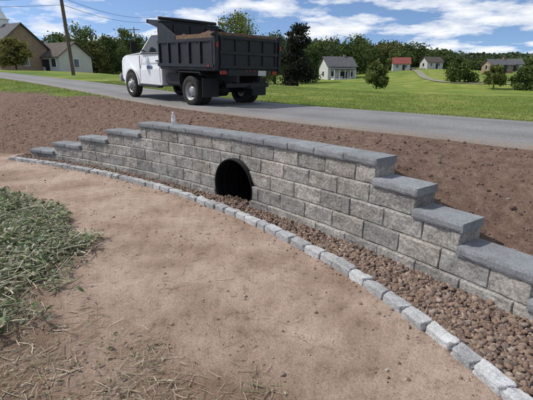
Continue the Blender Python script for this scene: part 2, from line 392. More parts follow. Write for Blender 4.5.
mk('gravel_bed', np.concatenate([Va, Vb]), np.concatenate([Fa, Fb+len(Va)]), STM, np.concatenate([c[nr][ia], c[~nr][ib]]), True)
# ------------------------------------------------------------------ soil clods and pebbles
def scatter(name, xx, yy, sz, pal, mat, vs, lift=.2):
    n = len(xx); zz = H(xx, yy)+sz*lift
    scl = sz[:, None]*rng.uniform(.6, 1.2, (n, 3)); V, F, ids = inst(vs, np.stack([xx, yy, zz], 1), rand_rot(n), scl)
    return mk(name, V, F, mat, scols(n, pal)[ids], False)
v1r = [ico(1, .8, k+20, 2.2) for k in range(10)]
CLM = attr_mat('soil_clod', .95, .6, 1.25, 130, .7, .005)
n = 40000; ph = rng.uniform(27, 78, n); rr = 18.76+rng.uniform(0, 1, n)**1.1*8; xx = CX+rr*np.cos(np.radians(ph)); yy = CY+rr*np.sin(np.radians(ph))
s_, q_ = sq(xx, yy); k = (q_ < -.05) & ~((left_grass(s_, q_, 0) > .3)); xx = xx[k]; yy = yy[k]
scatter('soil_clods', xx, yy, rng.gamma(1.5, .0042, len(xx)).clip(.003, .030), [(.15, .10, .076), (.19, .135, .104), (.12, .08, .062), (.24, .185, .15)], CLM, v1r)
n = 18000; xx = rng.uniform(-6, 2.2, n); yy = 1.3+rng.uniform(0, 1, n)**1.4*8.5; r_, p_ = polar(xx, yy); k = (r_ < redge(p_)-.07)
dd = np.clip(1-(redge(p_)-r_)/.45, 0.0, 1)+.5*weed_mask(xx+.35, yy)+np.clip(fbm(xx*1.3, yy*1.3, 3, 91)-.15, 0, 1)*1.5; k &= rng.uniform(0, 1, n) < .25+dd; xx = xx[k]; yy = yy[k]
scatter('soil_crumbs', xx, yy, rng.gamma(1.3, .0030, len(xx)).clip(.0012, .018), [(.36, .27, .205), (.29, .21, .155), (.41, .33, .27), (.20, .145, .11)], CLM, v1r)
# ------------------------------------------------------------------ plants
def leaf(nseg, wid, curl, L=1.):
    V = []; F = []
    for k in range(nseg+1):
        u = k/nseg; w = wid*math.sin(math.pi*(.08+.92*u)**.8)+.004
        if k == nseg: w = .002
        zz = curl*math.sin(u*math.pi*.8)-curl*.6*u*u
        V += [(u*L, -w, zz+w*.3), (u*L, w, zz+w*.3)]
    for k in range(nseg): F.append((2*k, 2*k+2, 2*k+3, 2*k+1))
    return np.array(V), np.array(F)
LM = attr_mat('weed_leaf', .65, .85, 1.15, 40, 0, .001, .22, .25)
def in_weeds(n, thr=.5):
    xx = rng.uniform(-7.5, -1.3, n); yy = rng.uniform(2.0, 7.8, n); m = weed_mask(xx, yy)
    k = (m > rng.uniform(thr*.5, 1, n)) & (xx > -.80*yy-.6); return xx[k], yy[k]
xx, yy = in_weeds(100000, .35); n = len(xx)
cl = fbm(xx*3, yy*3, 3, 33); k = cl > rng.uniform(-.85, -.1, n); xx = xx[k]; yy = yy[k]; cl = cl[k]; n = len(xx)
sz = rng.uniform(.025, .085, n)*(1+.4*cl)
zz = H(xx, yy)+rng.uniform(0, 1, n)**1.5*.09*(1+cl)+.005
pal = [(.12, .17, .065), (.15, .20, .08), (.21, .26, .14), (.09, .13, .05), (.26, .30, .20), (.30, .28, .19), (.34, .29, .20), (.35, .36, .28), (.20, .24, .14), (.22, .18, .12)]
V, F, ids = inst([leaf(4, .16, .15), leaf(4, .24, .25), leaf(4, .09, .3), leaf(4, .05, .1), leaf(4, .18, .2)], np.stack([xx, yy, zz], 1), eul(rng.uniform(0, 6.28, n), rng.normal(-.1, .4, n), rng.normal(0, .7, n)), np.stack([sz]*3, 1))
c = scols(n, pal, .25)*(1+.35*cl)[:, None]
mk('pulled_weeds', V, F, LM, c[ids], False)
def strip(nseg, w, bend_):
    V = []; F = []
    for k in range(nseg+1):
        u = k/nseg-.5; V += [(u, bend_*(u*u*4)-w, .12*bend_*math.cos(u*5)), (u, bend_*(u*u*4)+w, .12*bend_*math.cos(u*5)+.002)]
    for k in range(nseg): F.append((2*k, 2*k+2, 2*k+3, 2*k+1))
    return np.array(V), np.array(F)
SV = [strip(4, w, b) for w, b in ((.011, 0), (.014, .03), (.02, -.05), (.012, .08), (.03, -.03), (.018, 0))]
STR = attr_mat('dry_straw', .85, .8, 1.2, 60, 0, .001, .1, .2)
def straw(name, xx, yy, L, lift, pal):
    n = len(xx); zz = H(xx, yy)+rng.uniform(.002, lift, n)
    V, F, ids = inst(SV, np.stack([xx, yy, zz], 1), eul(rng.uniform(0, 6.28, n), rng.normal(0, .10, n), rng.normal(0, .5, n)), np.stack([L]*3, 1))
    mk(name, V, F, STR, scols(n, pal, .3)[ids], False)
sp = [(.38, .31, .22), (.30, .24, .165), (.46, .39, .29), (.24, .18, .12), (.21, .19, .11), (.33, .29, .22)]
xx, yy = in_weeds(18000, .2); straw('weed_stems', xx, yy, rng.uniform(.08, .30, len(xx)), .11, [(.24, .27, .15), (.32, .33, .22), (.39, .35, .26), (.18, .22, .11), (.42, .40, .31)])
n = 32000; xx = rng.uniform(-3, .5, n); yy = rng.uniform(1.4, 4.4, n)
d = fbm(xx*2.5, yy*2.5, 3, 51)*.8+.95-np.clip((yy-2.0)/1.1+(xx+1.1)*.55, 0, 3)
k = rng.uniform(0.15, 1, n) < d; k |= rng.uniform(0, 1, n) < .02; xx = xx[k]; yy = yy[k]
straw('dry_straw_litter', xx, yy, rng.gamma(2.0, .024, len(xx)).clip(.012, .20), .02, sp)
n = 8000; xx = rng.uniform(-3, .3, n); yy = rng.uniform(1.4, 4.8, n); d = fbm(xx*3, yy*3, 3, 77)*.8+.6-np.clip((yy-2.0)/1.3+(xx+1.1)*.6, 0, 3)
k = (rng.uniform(0.1, 1, n) < d) | (rng.uniform(0, 1, n) < .012); xx = xx[k]; yy = yy[k]; n = len(xx); sz = rng.uniform(.012, .045, n)
V, F, ids = inst([leaf(4, .25, .3), leaf(4, .15, .2)], np.stack([xx, yy, H(xx, yy)+.008], 1), eul(rng.uniform(0, 6.28, n), rng.normal(0, .25, n), rng.normal(0, .6, n)), np.stack([sz]*3, 1))
mk('fallen_leaf_litter', V, F, LM, scols(n, [(.26, .2, .12), (.17, .12, .08), (.34, .29, .2), (.13, .15, .06), (.38, .37, .28)], .2)[ids], False)
# lawn blades
GL = attr_mat('grass_blade', .7, .9, 1.1, 30, 0, .001, .3, .2)
n = 110000; s_ = rng.uniform(-7, 24, n); q_ = 3.08+rng.uniform(0, 1, n)**1.6*12
n2 = 60000; s2 = rng.uniform(10, 30, n2); q2 = -rng.uniform(0.0, 7, n2); k = left_grass(s2, q2, 0) > rng.uniform(.3, 1, n2)
s_ = np.concatenate([s_, s2[k]]); q_ = np.concatenate([q_, q2[k]]); n = len(s_)
xx, yy = roadxy(s_, q_)
bl = np.array([(-.09, 0, 0), (.09, 0, 0), (.03, .12, .6), (0, .4, 1.)]); bf = np.array([(0, 1, 2, 3)])
sz = rng.uniform(.02, .065, n); V, F, ids = inst([(bl, bf)], np.stack([xx, yy, H(xx, yy)-.005], 1), eul(rng.uniform(0, 6.28, n), rng.normal(0, .2, n), rng.normal(0, .2, n)), np.stack([sz]*3, 1))
cl = fbm(xx*1.2, yy*1.2, 3, 8); c = scols(n, [(.15, .22, .045), (.19, .25, .06), (.12, .18, .04), (.28, .28, .12)], .2)*(1+.3*cl)[:, None]
mk('lawn_grass', V, F, GL, c[ids], False)
# ------------------------------------------------------------------ trees
BARK = simple('bark', (.09, .07, .055), .95, .3, 6, .5, .02)
FOL = attr_mat('foliage', .75, .8, 1.2, 3, 0, .001, .25, .15)
def tube(p0, p1, r0, r1, seg=7):
    p0 = np.array(p0, float); p1 = np.array(p1, float); d = p1-p0; d = d/np.linalg.norm(d)
    a = np.cross(d, [0.3, .9, .1]); a /= np.linalg.norm(a); b = np.cross(d, a); V = []
    for p, r in ((p0, r0), (p1, r1)):
        for k in range(seg):
            t = 2*math.pi*k/seg; V.append(p+r*(math.cos(t)*a+math.sin(t)*b))
    return np.array(V), np.array([(k, (k+1) % seg, seg+(k+1) % seg, seg+k) for k in range(seg)])
def tree_mesh(name, h, w, bare, nl, ls, col, seed, cone=0.):
    g = np.random.default_rng(seed); Vs = []; Fs = []; Cs = []; M = []; off = 0
    def add(v, f, c, m):
        nonlocal off
        Vs.append(v); Fs.append(f+off); Cs.append(np.broadcast_to(c, (len(v), 3))); M.append(np.full(len(f), m)); off += len(v)
    tr = h*.028
    pts = [np.array([0, 0, -.3])]
    for k in range(1, 5): pts.append(np.array([g.normal(0, .02*h*k/4), g.normal(0, .02*h*k/4), h*.8*k/4]))
    for k in range(4): add(*tube(pts[k], pts[k+1], tr*(1-k*.22), tr*(1-(k+1)*.22)), (.1, .08, .06), 0)
    nb = 34; zc = bare*h; ch = h-zc; bl = []
    for k in range(nb):
        u = (k+g.uniform(0, 1))/nb*.93+.03; prof = max(.25, math.sin(math.pi*min(1, (u*.74+.22))))**.7*(1-cone*u)
        a = g.uniform(0, 6.28); rad = w/2*prof*g.uniform(.2, .82)
        c = np.array([rad*math.cos(a), rad*math.sin(a), zc+ch*u*.95]); br = w*g.uniform(.12, .2)*(1-.3*cone)*(1-.3*u)
        bl.append((c, br))
        if k % 3 == 0:
            st = pts[1]+(pts[4]-pts[1])*g.uniform(0, .7); st = st*np.array([1, 1, min(1, (c[2]-.03*h)/max(st[2], .1))])
            add(*tube(st, c, tr*.35, tr*.1, 5), (.1, .08, .06), 0)
    wts = np.array([b[1]**2 for b in bl]); cnt = (nl*wts/wts.sum()).astype(int)
    for (c, br), m in zip(bl, cnt):
        d = g.normal(size=(m, 3)); d /= np.linalg.norm(d, axis=1)[:, None]
        rad = br*(g.uniform(.35, 1.12, m)+.22*g.normal(size=m)); p = c+d*rad[:, None]*np.array([1, 1, .8])
        s_ = ls*g.uniform(.6, 1.4, m); a = g.normal(size=(m, 3)); a /= np.linalg.norm(a, axis=1)[:, None]
        b = np.cross(a, g.normal(size=(m, 3))); b /= np.linalg.norm(b, axis=1)[:, None]
        a = a*s_[:, None]; b = b*s_[:, None]*.6
        V = np.stack([p-a, p+b, p+a, p-b], 1).reshape(-1, 3); F = np.arange(m*4).reshape(m, 4)
        cc = np.array(col)*g.uniform(.75, 1.3)*g.uniform(.75, 1.25, m)[:, None]
        add(V, F, np.repeat(cc, 4, 0), 1)
    V = np.concatenate(Vs); F = np.concatenate(Fs)
    return mk(name, V, F, [BARK, FOL], np.concatenate(Cs), False, np.concatenate(M))
def tree(name, x, y, ztop, w, col, seed, bare=.06, nl=4200, ls=.19, cone=0.):
    zb = float(H(np.array([x]), np.array([y]), False)[0]); o = tree_mesh(name, max(3., ztop-zb), w, bare, nl, ls, col, seed, cone)
    o.location = (x, y, zb); return o
def tp(name, u, v, Yd, wpx, col, seed, **k):   # bearing, top elevation, distance -> world place and size
    k.setdefault('ls', .0020*Yd+.04)
    return tree(name, (u-266.5)/418*Yd, Yd, 1.85+Yd*.0022*(77.7-v), wpx/418*Yd, col, seed, **k)
G1 = (.095, .13, .038); G2 = (.065, .095, .03); G3 = (.14, .165, .048); DK = (.028, .030, .022); G4 = (.115, .125, .04)
tp('oak_tree', 243, 11, 58, 72, G3, 1, nl=7500); tp('maple_tree', 297, 21, 50, 40, DK, 2, nl=8000, bare=.03)
tp('maple_tree', 328, 37, 128, 50, G2, 3); tp('maple_tree', 354, 35, 122, 46, G1, 4)
tp('shade_tree', 377, 60, 60, 26, G3, 5, bare=.12); tp('shade_tree', 383, 40, 140, 50, G4, 6)
tp('shade_tree', 412, 44, 145, 46, G2, 7); tp('shade_tree', 436, 51, 140, 46, G1, 8)
tp('shade_tree', 460, 57, 76, 34, G1, 9, bare=.07); tp('shade_tree', 495, 64, 62, 24, G3, 10, bare=.22)
tp('shade_tree', 524, 66, 60, 34, G1, 11); tp('shade_tree', 478, 60, 126, 38, G2, 12); tp('shade_tree', 510, 61, 128, 40, G4, 13)
tp('shade_tree', 548, 60, 70, 40, G2, 23); tp('shade_tree', 397, 50, 128, 34, G1, 24); tp('shade_tree', 450, 56, 132, 38, G2, 25); tp('shade_tree', 530, 60, 118, 38, G1, 26)
tp('maple_tree', 316, 40, 112, 36, G1, 27); tp('maple_tree', 368, 46, 134, 38, G2, 28)
tp('young_tree', 18, 37, 48, 36, (.17, .16, .05), 14, bare=.18)
tp('maple_tree', 84, 24, 88, 50, G1, 15); tp('maple_tree', 112, 34, 80, 44, G2, 16); tp('maple_tree', 132, 27, 92, 42, G1, 17); tp('maple_tree', 62, 32, 98, 46, G2, 18)
tp('maple_tree', 205, 22, 84, 54, G1, 19); tp('maple_tree', 275, 30, 88, 50, G2, 20); tp('maple_tree', 165, 28, 88, 50, G2, 21)
tp('maple_tree', 308, 44, 92, 34, G2, 22); tp('maple_tree', 98, 40, 74, 34, G4, 29)
# distant tree mass
Vt = []; Ct = []
for k in range(600):
    a = rng.uniform(-.95, 1.0); Rr = rng.uniform(148, 215); xx = a*Rr; yy = Rr
    zb = float(H(np.array([xx]), np.array([yy]), False)[0]); vt = np.interp(a, [-.9, -.4, 0, .1, .3, .45, .9], [44, 40, 42, 42, 46, 54, 58])
    hh = max(4.5, (1.85+Rr*.0022*(77.7-vt)-zb)*rng.uniform(.75, 1.12))
    m = 280; d = rng.normal(size=(m, 3)); d /= np.linalg.norm(d, axis=1)[:, None]
    wdt = rng.uniform(4, 8); p = np.array([xx, yy, zb+hh*.5])+d*np.array([wdt, wdt, hh*.52])*rng.uniform(.6, 1.08, m)[:, None]
    p += fbm(p[:, 0]*.5, p[:, 2]*.5, 2, k % 9)[:, None]*.9; s_ = rng.uniform(.45, 1.0, m)
    aa = rng.normal(size=(m, 3)); aa /= np.linalg.norm(aa, axis=1)[:, None]; bb = np.cross(aa, rng.normal(size=(m, 3))); bb /= np.linalg.norm(bb, axis=1)[:, None]
    aa *= s_[:, None]; bb *= s_[:, None]*.7; Vt.append(np.stack([p-aa, p+bb, p+aa, p-bb], 1).reshape(-1, 3))
    Ct.append(np.repeat(np.array([(.07, .098, .05)])*rng.uniform(.65, 1.45)*rng.uniform(.8, 1.2, m)[:, None], 4, 0))
V = np.concatenate(Vt); mk('distant_tree_line', V, np.arange(len(V)).reshape(-1, 4), FOL, np.concatenate(Ct))
# ------------------------------------------------------------------ primitives for built objects
def box(name, c, s, mat, parent, bev=0., rot=None):
    bm = bmesh.new(); bmesh.ops.create_cube(bm, size=1)
    for v in bm.verts: v.co = Vector((v.co.x*s[0], v.co.y*s[1], v.co.z*s[2]))
    if bev: bmesh.ops.bevel(bm, geom=bm.edges[:], offset=bev, segments=2, affect='EDGES', clamp_overlap=True)
    me = bpy.data.meshes.new(name); bm.to_mesh(me); bm.free(); me.materials.append(mat)
    o = link(bpy.data.objects.new(name, me), parent); o.location = c
    if rot: o.rotation_euler = rot
    return o
def prism(name, prof, y0, y1, mat, parent, bev=0., yf=None):
    bm = bmesh.new(); a = [bm.verts.new((p[0], y0, p[1])) for p in prof]; b = [bm.verts.new((p[0], y1, p[1])) for p in prof]
    bm.faces.new(a); bm.faces.new(b[::-1]); n = len(prof)
    for k in range(n): bm.faces.new((a[k], b[k], b[(k+1) % n], a[(k+1) % n]))
    bmesh.ops.recalc_face_normals(bm, faces=bm.faces)
    if yf:
        for v in bm.verts: v.co.y *= yf(v.co.x, v.co.z)
    if bev: bmesh.ops.bevel(bm, geom=bm.edges[:], offset=bev, segments=3, affect='EDGES', clamp_overlap=True)
    me = bpy.data.meshes.new(name); bm.to_mesh(me); bm.free(); me.materials.append(mat)
    return link(bpy.data.objects.new(name, me), parent)
def lathe(name, prof, c, mat, parent, seg=40, axis='Y'):
    V = []; F = []; n = len(prof)
    for (r, a) in prof:
        for k in range(seg):
            t = 2*math.pi*k/seg
            V.append((r*math.cos(t), a, r*math.sin(t)) if axis == 'Y' else ((r*math.cos(t), r*math.sin(t), a) if axis == 'Z' else (a, r*math.cos(t), r*math.sin(t))))
    for i in range(n-1):
        for k in range(seg): F.append((i*seg+k, i*seg+(k+1) % seg, (i+1)*seg+(k+1) % seg, (i+1)*seg+k))
    o = mk(name, V, F, mat, None, True, None, parent); o.location = c; return o
# ------------------------------------------------------------------ dump truck
WHITE = simple('white_truck_paint', (.74, .75, .76), .28, .06, 3, 0, spec=.5)
def dusty(name, col, rough, spec):
    m, nt, b = base(name, rough, spec); v = objvec(nt)
    f = noise(nt, 4, 8, .7, v); c = ramp(nt, f, [(.35, tuple(x*.6 for x in col)), (.6, col), (.75, (.065, .06, .054))])
    nt.links.new(c, b.inputs['Base Color']); bump(nt, b, noise(nt, 12, 5, .6, v), .2, .006)
    nt.links.new(ramp(nt, f, [(.4, (.35,)*3), (.7, (.8,)*3)]), b.inputs['Roughness']); return m
BLK = dusty('black_bed_paint', (.017, .019, .024), .5, .35)
TYRE = simple('tyre_rubber', (.030, .028, .026), .9, .35, 14, .3)
RIM = simple('steel_rim', (.34, .34, .34), .4, .35, 12, 0, metal=.3)
GLASS = simple('dark_glass', (.02, .025, .03), .06, .2, 2, 0, spec=.8)
PLAS = simple('black_plastic', (.02, .02, .022), .6, .3, 20, .1)
WOOD = simple('weathered_board', (.17, .11, .075), .9, .4, 10, .3)
REDL = simple('red_lens', (.28, .01, .01), .25, .1, 5, 0, spec=.6); AMB = simple('amber_lens', (.6, .2, .02), .25, .1, 5, 0)
LOAD = simple('soil_load_mat', (.16, .10, .07), .95, .5, 9, .8, .05)
T = link(bpy.data.objects.new('dump_truck', None))
def wheel(nm, x, y, side, dual=False):
    w = .115; s = side
    lathe(nm+'_tyre', [(.25, -w*.9), (.30, -w), (.385, -w), (.405, -w*.75), (.405, w*.75), (.385, w), (.30, w), (.25, w*.9)], (x, y, .405), TYRE, T)
    for k in range(18):
        t = k/18*2*math.pi; box(nm+'_tread', (x+.404*math.cos(t), y, .405+.404*math.sin(t)), (.03, w*1.5, .012), TYRE, T, 0, (0, -t+math.pi/2, 0))
    if dual: pr_ = [(.25, w*.9*s), (.235, w*.8*s), (.22, -w*.1*s), (.17, -w*.3*s), (.13, -w*.2*s), (.12, w*.5*s), (.07, w*.65*s), (.0, w*.65*s)]
    else: pr_ = [(.25, w*.9*s), (.235, w*.8*s), (.21, w*.5*s), (.17, w*1.0*s), (.12, w*1.05*s), (.10, w*1.6*s), (.05, w*1.7*s), (0, w*1.7*s)]
    lathe(nm+'_rim', pr_, (x, y, .405), RIM, T)
    for k in range(8):
        t = k/8*2*math.pi; yy = y+(w*1.08*s if not dual else -w*.1*s)
        lathe(nm+'_lug', [(0.0, .02*s), (.014, .02*s), (.014, -.02*s)], (x+.145*math.cos(t), yy, .405+.145*math.sin(t)), PLAS, T, 8)
        t += .39; lathe(nm+'_hand_hole', [(0.0, .006*s), (.022, .006*s), (.022, -.01*s)], (x+.19*math.cos(t), y+((w*.78) if not dual else -w*.2)*s, .405+.19*math.sin(t)), PLAS, T, 10)
FX, RX = 1.9, -1.9
wheel('front_left', FX, .93, 1); wheel('front_right', FX, -.93, -1)
for sd, nm in ((1, 'rear_left'), (-1, 'rear_right')):
    wheel(nm+'_outer', RX, 1.03*sd, sd, True); wheel(nm+'_inner', RX, .76*sd, sd, True)
lathe('rear_axle', [(.07, -.9), (.07, -.2), (.17, -.12), (.17, .12), (.07, .2), (.07, .9)], (RX, 0, .405), PLAS, T, 20)
lathe('front_axle', [(.05, -.9), (.05, .9)], (FX, 0, .38), PLAS, T, 12)
arch = [(FX+.50*math.cos(t), .42+.53*math.sin(t)) for t in np.linspace(math.pi*.98, .06, 14)]
body = [(2.70, .56), (2.80, .62), (2.84, .85), (2.84, 1.16), (2.78, 1.31), (2.5, 1.38), (1.42, 1.45), (.2, 1.43), (-.12, 1.43), (-.13, .98), (-.12, .50), (-.05, .46), (1.25, .46)]+arch+[(2.5, .52)]
def yw_low(x, z):
    k = 1.0
    if z > 1.15: k = 1-.10*min(1, (z-1.15)/.25)*(1 if x > 1.5 else .5)
    if x > 2.5: k *= 1-.08*(x-2.5)/.34
    return k
prism('cab_body', body, -.98, .98, WHITE, T, .02, yw_low)
gh = [(1.42, 1.40), (.82, 1.97), (.70, 2.03), (.45, 2.06), (0, 2.05), (-.08, 2.0), (-.13, 1.9), (-.12, 1.40)]
def yw_up(x, z): return (.945-.15*min(1, (z-1.4)/.62))/.93
def ghw(z): return .93*(.945-.15*min(1, (z-1.4)/.62))/.93
prism('cab_greenhouse', gh, -.93, .93, WHITE, T, .03, yw_up)
def sidepanel(nm, pts, mat, off):
    for sd in (1, -1):
        V = [(p[0], sd*(ghw(p[1])+off), p[1]) for p in pts]+[(p[0], sd*(ghw(p[1])-.02), p[1]) for p in pts]; n = len(pts)
        me = bpy.data.meshes.new(nm); me.from_pydata(V, [], [tuple(range(n))]+[(k, (k+1) % n, n+(k+1) % n, n+k) for k in range(n)]); me.materials.append(mat); link(bpy.data.objects.new(nm, me), T)
sidepanel('window_seal', [(1.25, 1.45), (.78, 1.92), (.69, 1.965), (.03, 1.965), (-.01, 1.92), (-.02, 1.45)], PLAS, .004)
sidepanel('side_window', [(1.18, 1.47), (.76, 1.90), (.68, 1.94), (.06, 1.94), (.03, 1.90), (.02, 1.47)], GLASS, .009)
V = [(1.39+.008, -.78, 1.44), (1.39+.008, .78, 1.44), (.85+.008, .70, 1.953), (.85+.008, -.70, 1.953)]; V = [(a+.01, b, c) for a, b, c in V]
mk('windshield', V, [(0, 1, 2, 3)], GLASS, None, False, None, T)
box('rear_cab_window', (-.14, 0, 1.68), (.02, 1.2, .34), GLASS, T, .005)
DEC = simple('decal', (.10, .13, .2), .4, .1, 4, 0)
for sd in (1, -1):
    for xx in (1.30, .0): box('door_seam', (xx, .975*sd, .95), (.012, .02, .82), PLAS, T)
    box('body_crease', (.6, .978*sd, 1.16), (1.28, .016, .02), WHITE, T, .004)
    box('belt_trim', (.62, .955*sd, 1.425), (1.2, .03, .025), PLAS, T, .004)
    box('door_handle', (.14, .985*sd, 1.2), (.17, .035, .035), PLAS, T, .008)
    box('running_board', (.62, 1.0*sd, .42), (1.3, .2, .05), PLAS, T, .01)
    box('mirror_arm', (1.12, 1.05*sd, 1.52), (.04, .3, .03), PLAS, T, .005)
    box('mirror', (1.12, 1.24*sd, 1.60), (.1, .2, .36), PLAS, T, .03)
    box('headlight', (2.76, .74*sd, 1.05), (.14, .28, .28), GLASS, T, .03)
    ar = []
    for t in np.linspace(0, math.pi, 16): ar.append((FX+.47*math.cos(t), .42+.50*math.sin(t)))
    for t in np.linspace(math.pi, 0, 16): ar.append((FX+.53*math.cos(t), .42+.56*math.sin(t)))
    prism('fender_lip', ar, .96*sd, 1.02*sd, WHITE, T)
    box('door_decal', (.65, .984*sd, 1.00), (.34, .006, .10), DEC, T)
    box('clearance_lamp', (.6, .5*sd, 2.065), (.1, .07, .04), AMB, T, .01)
box('grille', (2.83, 0, 1.02), (.06, 1.15, .42), PLAS, T, .02); box('front_bumper', (2.88, 0, .62), (.16, 1.95, .26), RIM, T, .03)
for sd in (1, -1): box('frame_rail', (-.9, .42*sd, .78), (4.5, .08, .2), PLAS, T)
box('fuel_tank', (-.75, .78, .68), (.9, .42, .36), PLAS, T, .05); box('toolbox', (-.75, -.78, .7), (.9, .42, .4), BLK, T, .02)
BX0, BX1, BW = -.30, -3.10, 1.13
box('bed_floor', ((BX0+BX1)/2, 0, 1.02), (BX0-BX1, 2*BW, .10), BLK, T, .01)
box('sub_frame', (-1.7, 0, .92), (2.7, 1.0, .1), BLK, T)
for sd in (1, -1):
    box('bed_side', ((BX0+BX1)/2, BW*sd, 1.38), (BX0-BX1, .05, .62), BLK, T, .006)
    box('bed_top_rail', ((BX0+BX1)/2, BW*sd+.01*sd, 1.72), (BX0-BX1+.02, .10, .08), BLK, T, .012)
    box('bed_lower_rail', ((BX0+BX1)/2, BW*sd+.02*sd, 1.09), (BX0-BX1+.02, .12, .09), BLK, T, .012)
    for k in range(6): box('bed_stake', (BX0-.08-k*(BX0-BX1-.16)/5, BW*sd+.045*sd, 1.40), (.08, .05, .56), BLK, T, .008)
    box('side_board', ((BX0+BX1)/2, (BW-.01)*sd, 1.82), (BX0-BX1-.1, .04, .11), WOOD, T, .005)
    prism('headboard_wing', [(BX0, 1.76), (BX0, 2.24), (BX0-.18, 2.24), (BX0-.95, 1.88), (BX0-.95, 1.76)], BW*sd-.02, BW*sd+.025, BLK, T)
    prism('cab_shield_gusset', [(BX0, 2.09), (BX0, 2.32), (.48, 2.38), (.48, 2.30)], (BW-.1)*sd-.015, (BW-.1)*sd+.015, BLK, T)
    box('rear_post', (BX1-.01, BW*sd, 1.45), (.12, .12, .90), BLK, T, .01)
    box('mud_flap', (-2.55, .9*sd, .52), (.02, .55, .5), PLAS, T)
    box('tail_lamp', (BX1-.05, .92*sd, .93), (.06, .2, .09), REDL, T, .01); box('side_marker', (BX1+.2, (BW+.085)*sd, 1.09), (.09, .012, .04), REDL, T, .003)
    box('post_lamp', (BX1-.075, BW*sd, 1.60), (.02, .07, .12), REDL, T, .006)
    prism('rear_fender', [(RX-.55, .86), (RX-.5, .93), (RX+.5, .93), (RX+.55, .86), (RX+.53, .84), (RX+.48, .9), (RX-.48, .9), (RX-.53, .84)], .62*sd, 1.15*sd, PLAS, T)
box('headboard', (BX0, 0, 1.69), (.05, 2*BW-.03, 1.24), BLK, T, .005)
box('cab_shield', (.08, 0, 2.35), (.86, 2*BW-.16, .035), BLK, T, .008, (0, R_(-4.5), 0)); box('cab_shield_lip', (.49, 0, 2.35), (.04, 2*BW-.14, .11), BLK, T, .008)
lathe('tarp_roll', [(0, -1.05), (.05, -1.05), (.055, 0), (.05, 1.05), (0, 1.05)], (-.22, 0, 2.40), PLAS, T, 16)
for k in range(3): box('headboard_rib', (BX0-.04, -.6+.6*k, 2.0), (.04, .06, .5), BLK, T)
box('tailgate', (BX1-.01, 0, 1.42), (.05, 2*BW-.16, .78), BLK, T, .006)
for zz in (1.07, 1.42, 1.79): box('tailgate_rail', (BX1-.05, 0, zz), (.06, 2*BW-.16, .08), BLK, T, .01)
for k in range(5): box('tailgate_rib', (BX1-.045, -.98+.49*k, 1.43), (.05, .07, .66), BLK, T, .008)
box('tailgate_board', (BX1+.03, 0, 1.87), (.04, 2*BW-.2, .08), WOOD, T)
box('rear_apron', (BX1-.02, 0, .93), (.05, 1.5, .16), BLK, T, .006); box('rear_bumper', (BX1+.02, 0, .60), (.10, 1.5, .11), PLAS, T, .01)
for sd in (1, -1): box('bumper_strut', (BX1+.03, .38*sd, .76), (.07, .08, .24), PLAS, T)
box('hitch', (BX1-.05, 0, .55), (.22, .1, .08), PLAS, T, .01); box('license_plate', (BX1-.055, -.45, .92), (.012, .3, .14), simple('plate', (.5, .5, .46), .5, .1, 20, 0), T)
for k in range(3): box('marker_lamp', (BX1-.05, -.15+.15*k, .975), (.03, .05, .03), REDL, T)
for sd in (1, -1): lathe('gate_pin', [(0, -.06), (.035, -.06), (.035, .06), (0, .06)], (BX1-.03, (BW+.08)*sd, 1.84), PLAS, T, 12)
gx, gy = np.meshgrid(np.linspace(BX1+.08, BX0-.06, 60), np.linspace(-BW+.05, BW-.05, 48)); zz = 1.74+.24*np.cos(gy/BW*1.4)*np.sin((gx-BX1)/(BX0-BX1)*3.1)+.14*fbm(gx*5, gy*5, 4, 2)
b0 = (np.arange(47)[:, None]*60+np.arange(59)[None]).ravel(); mk('soil_load', np.stack([gx.ravel(), gy.ravel(), zz.ravel()], 1), np.stack([b0, b0+1, b0+61, b0+60], 1), LOAD, None, True, None, T)
hd = Vector((-.69, .724, 0)).normalized(); rear = Vector((-1.25, 11.65, 0)); TS = .935; org = rear+hd*1.9*TS
so, qo = sq(org.x, org.y); T.location = (org.x, org.y, float(zroad(np.array(so)))+.025)
T.rotation_mode = 'XYZ'; T.rotation_euler = (0, -R_(1.9), math.atan2(hd.y, hd.x)); T.scale = (TS, TS, TS)
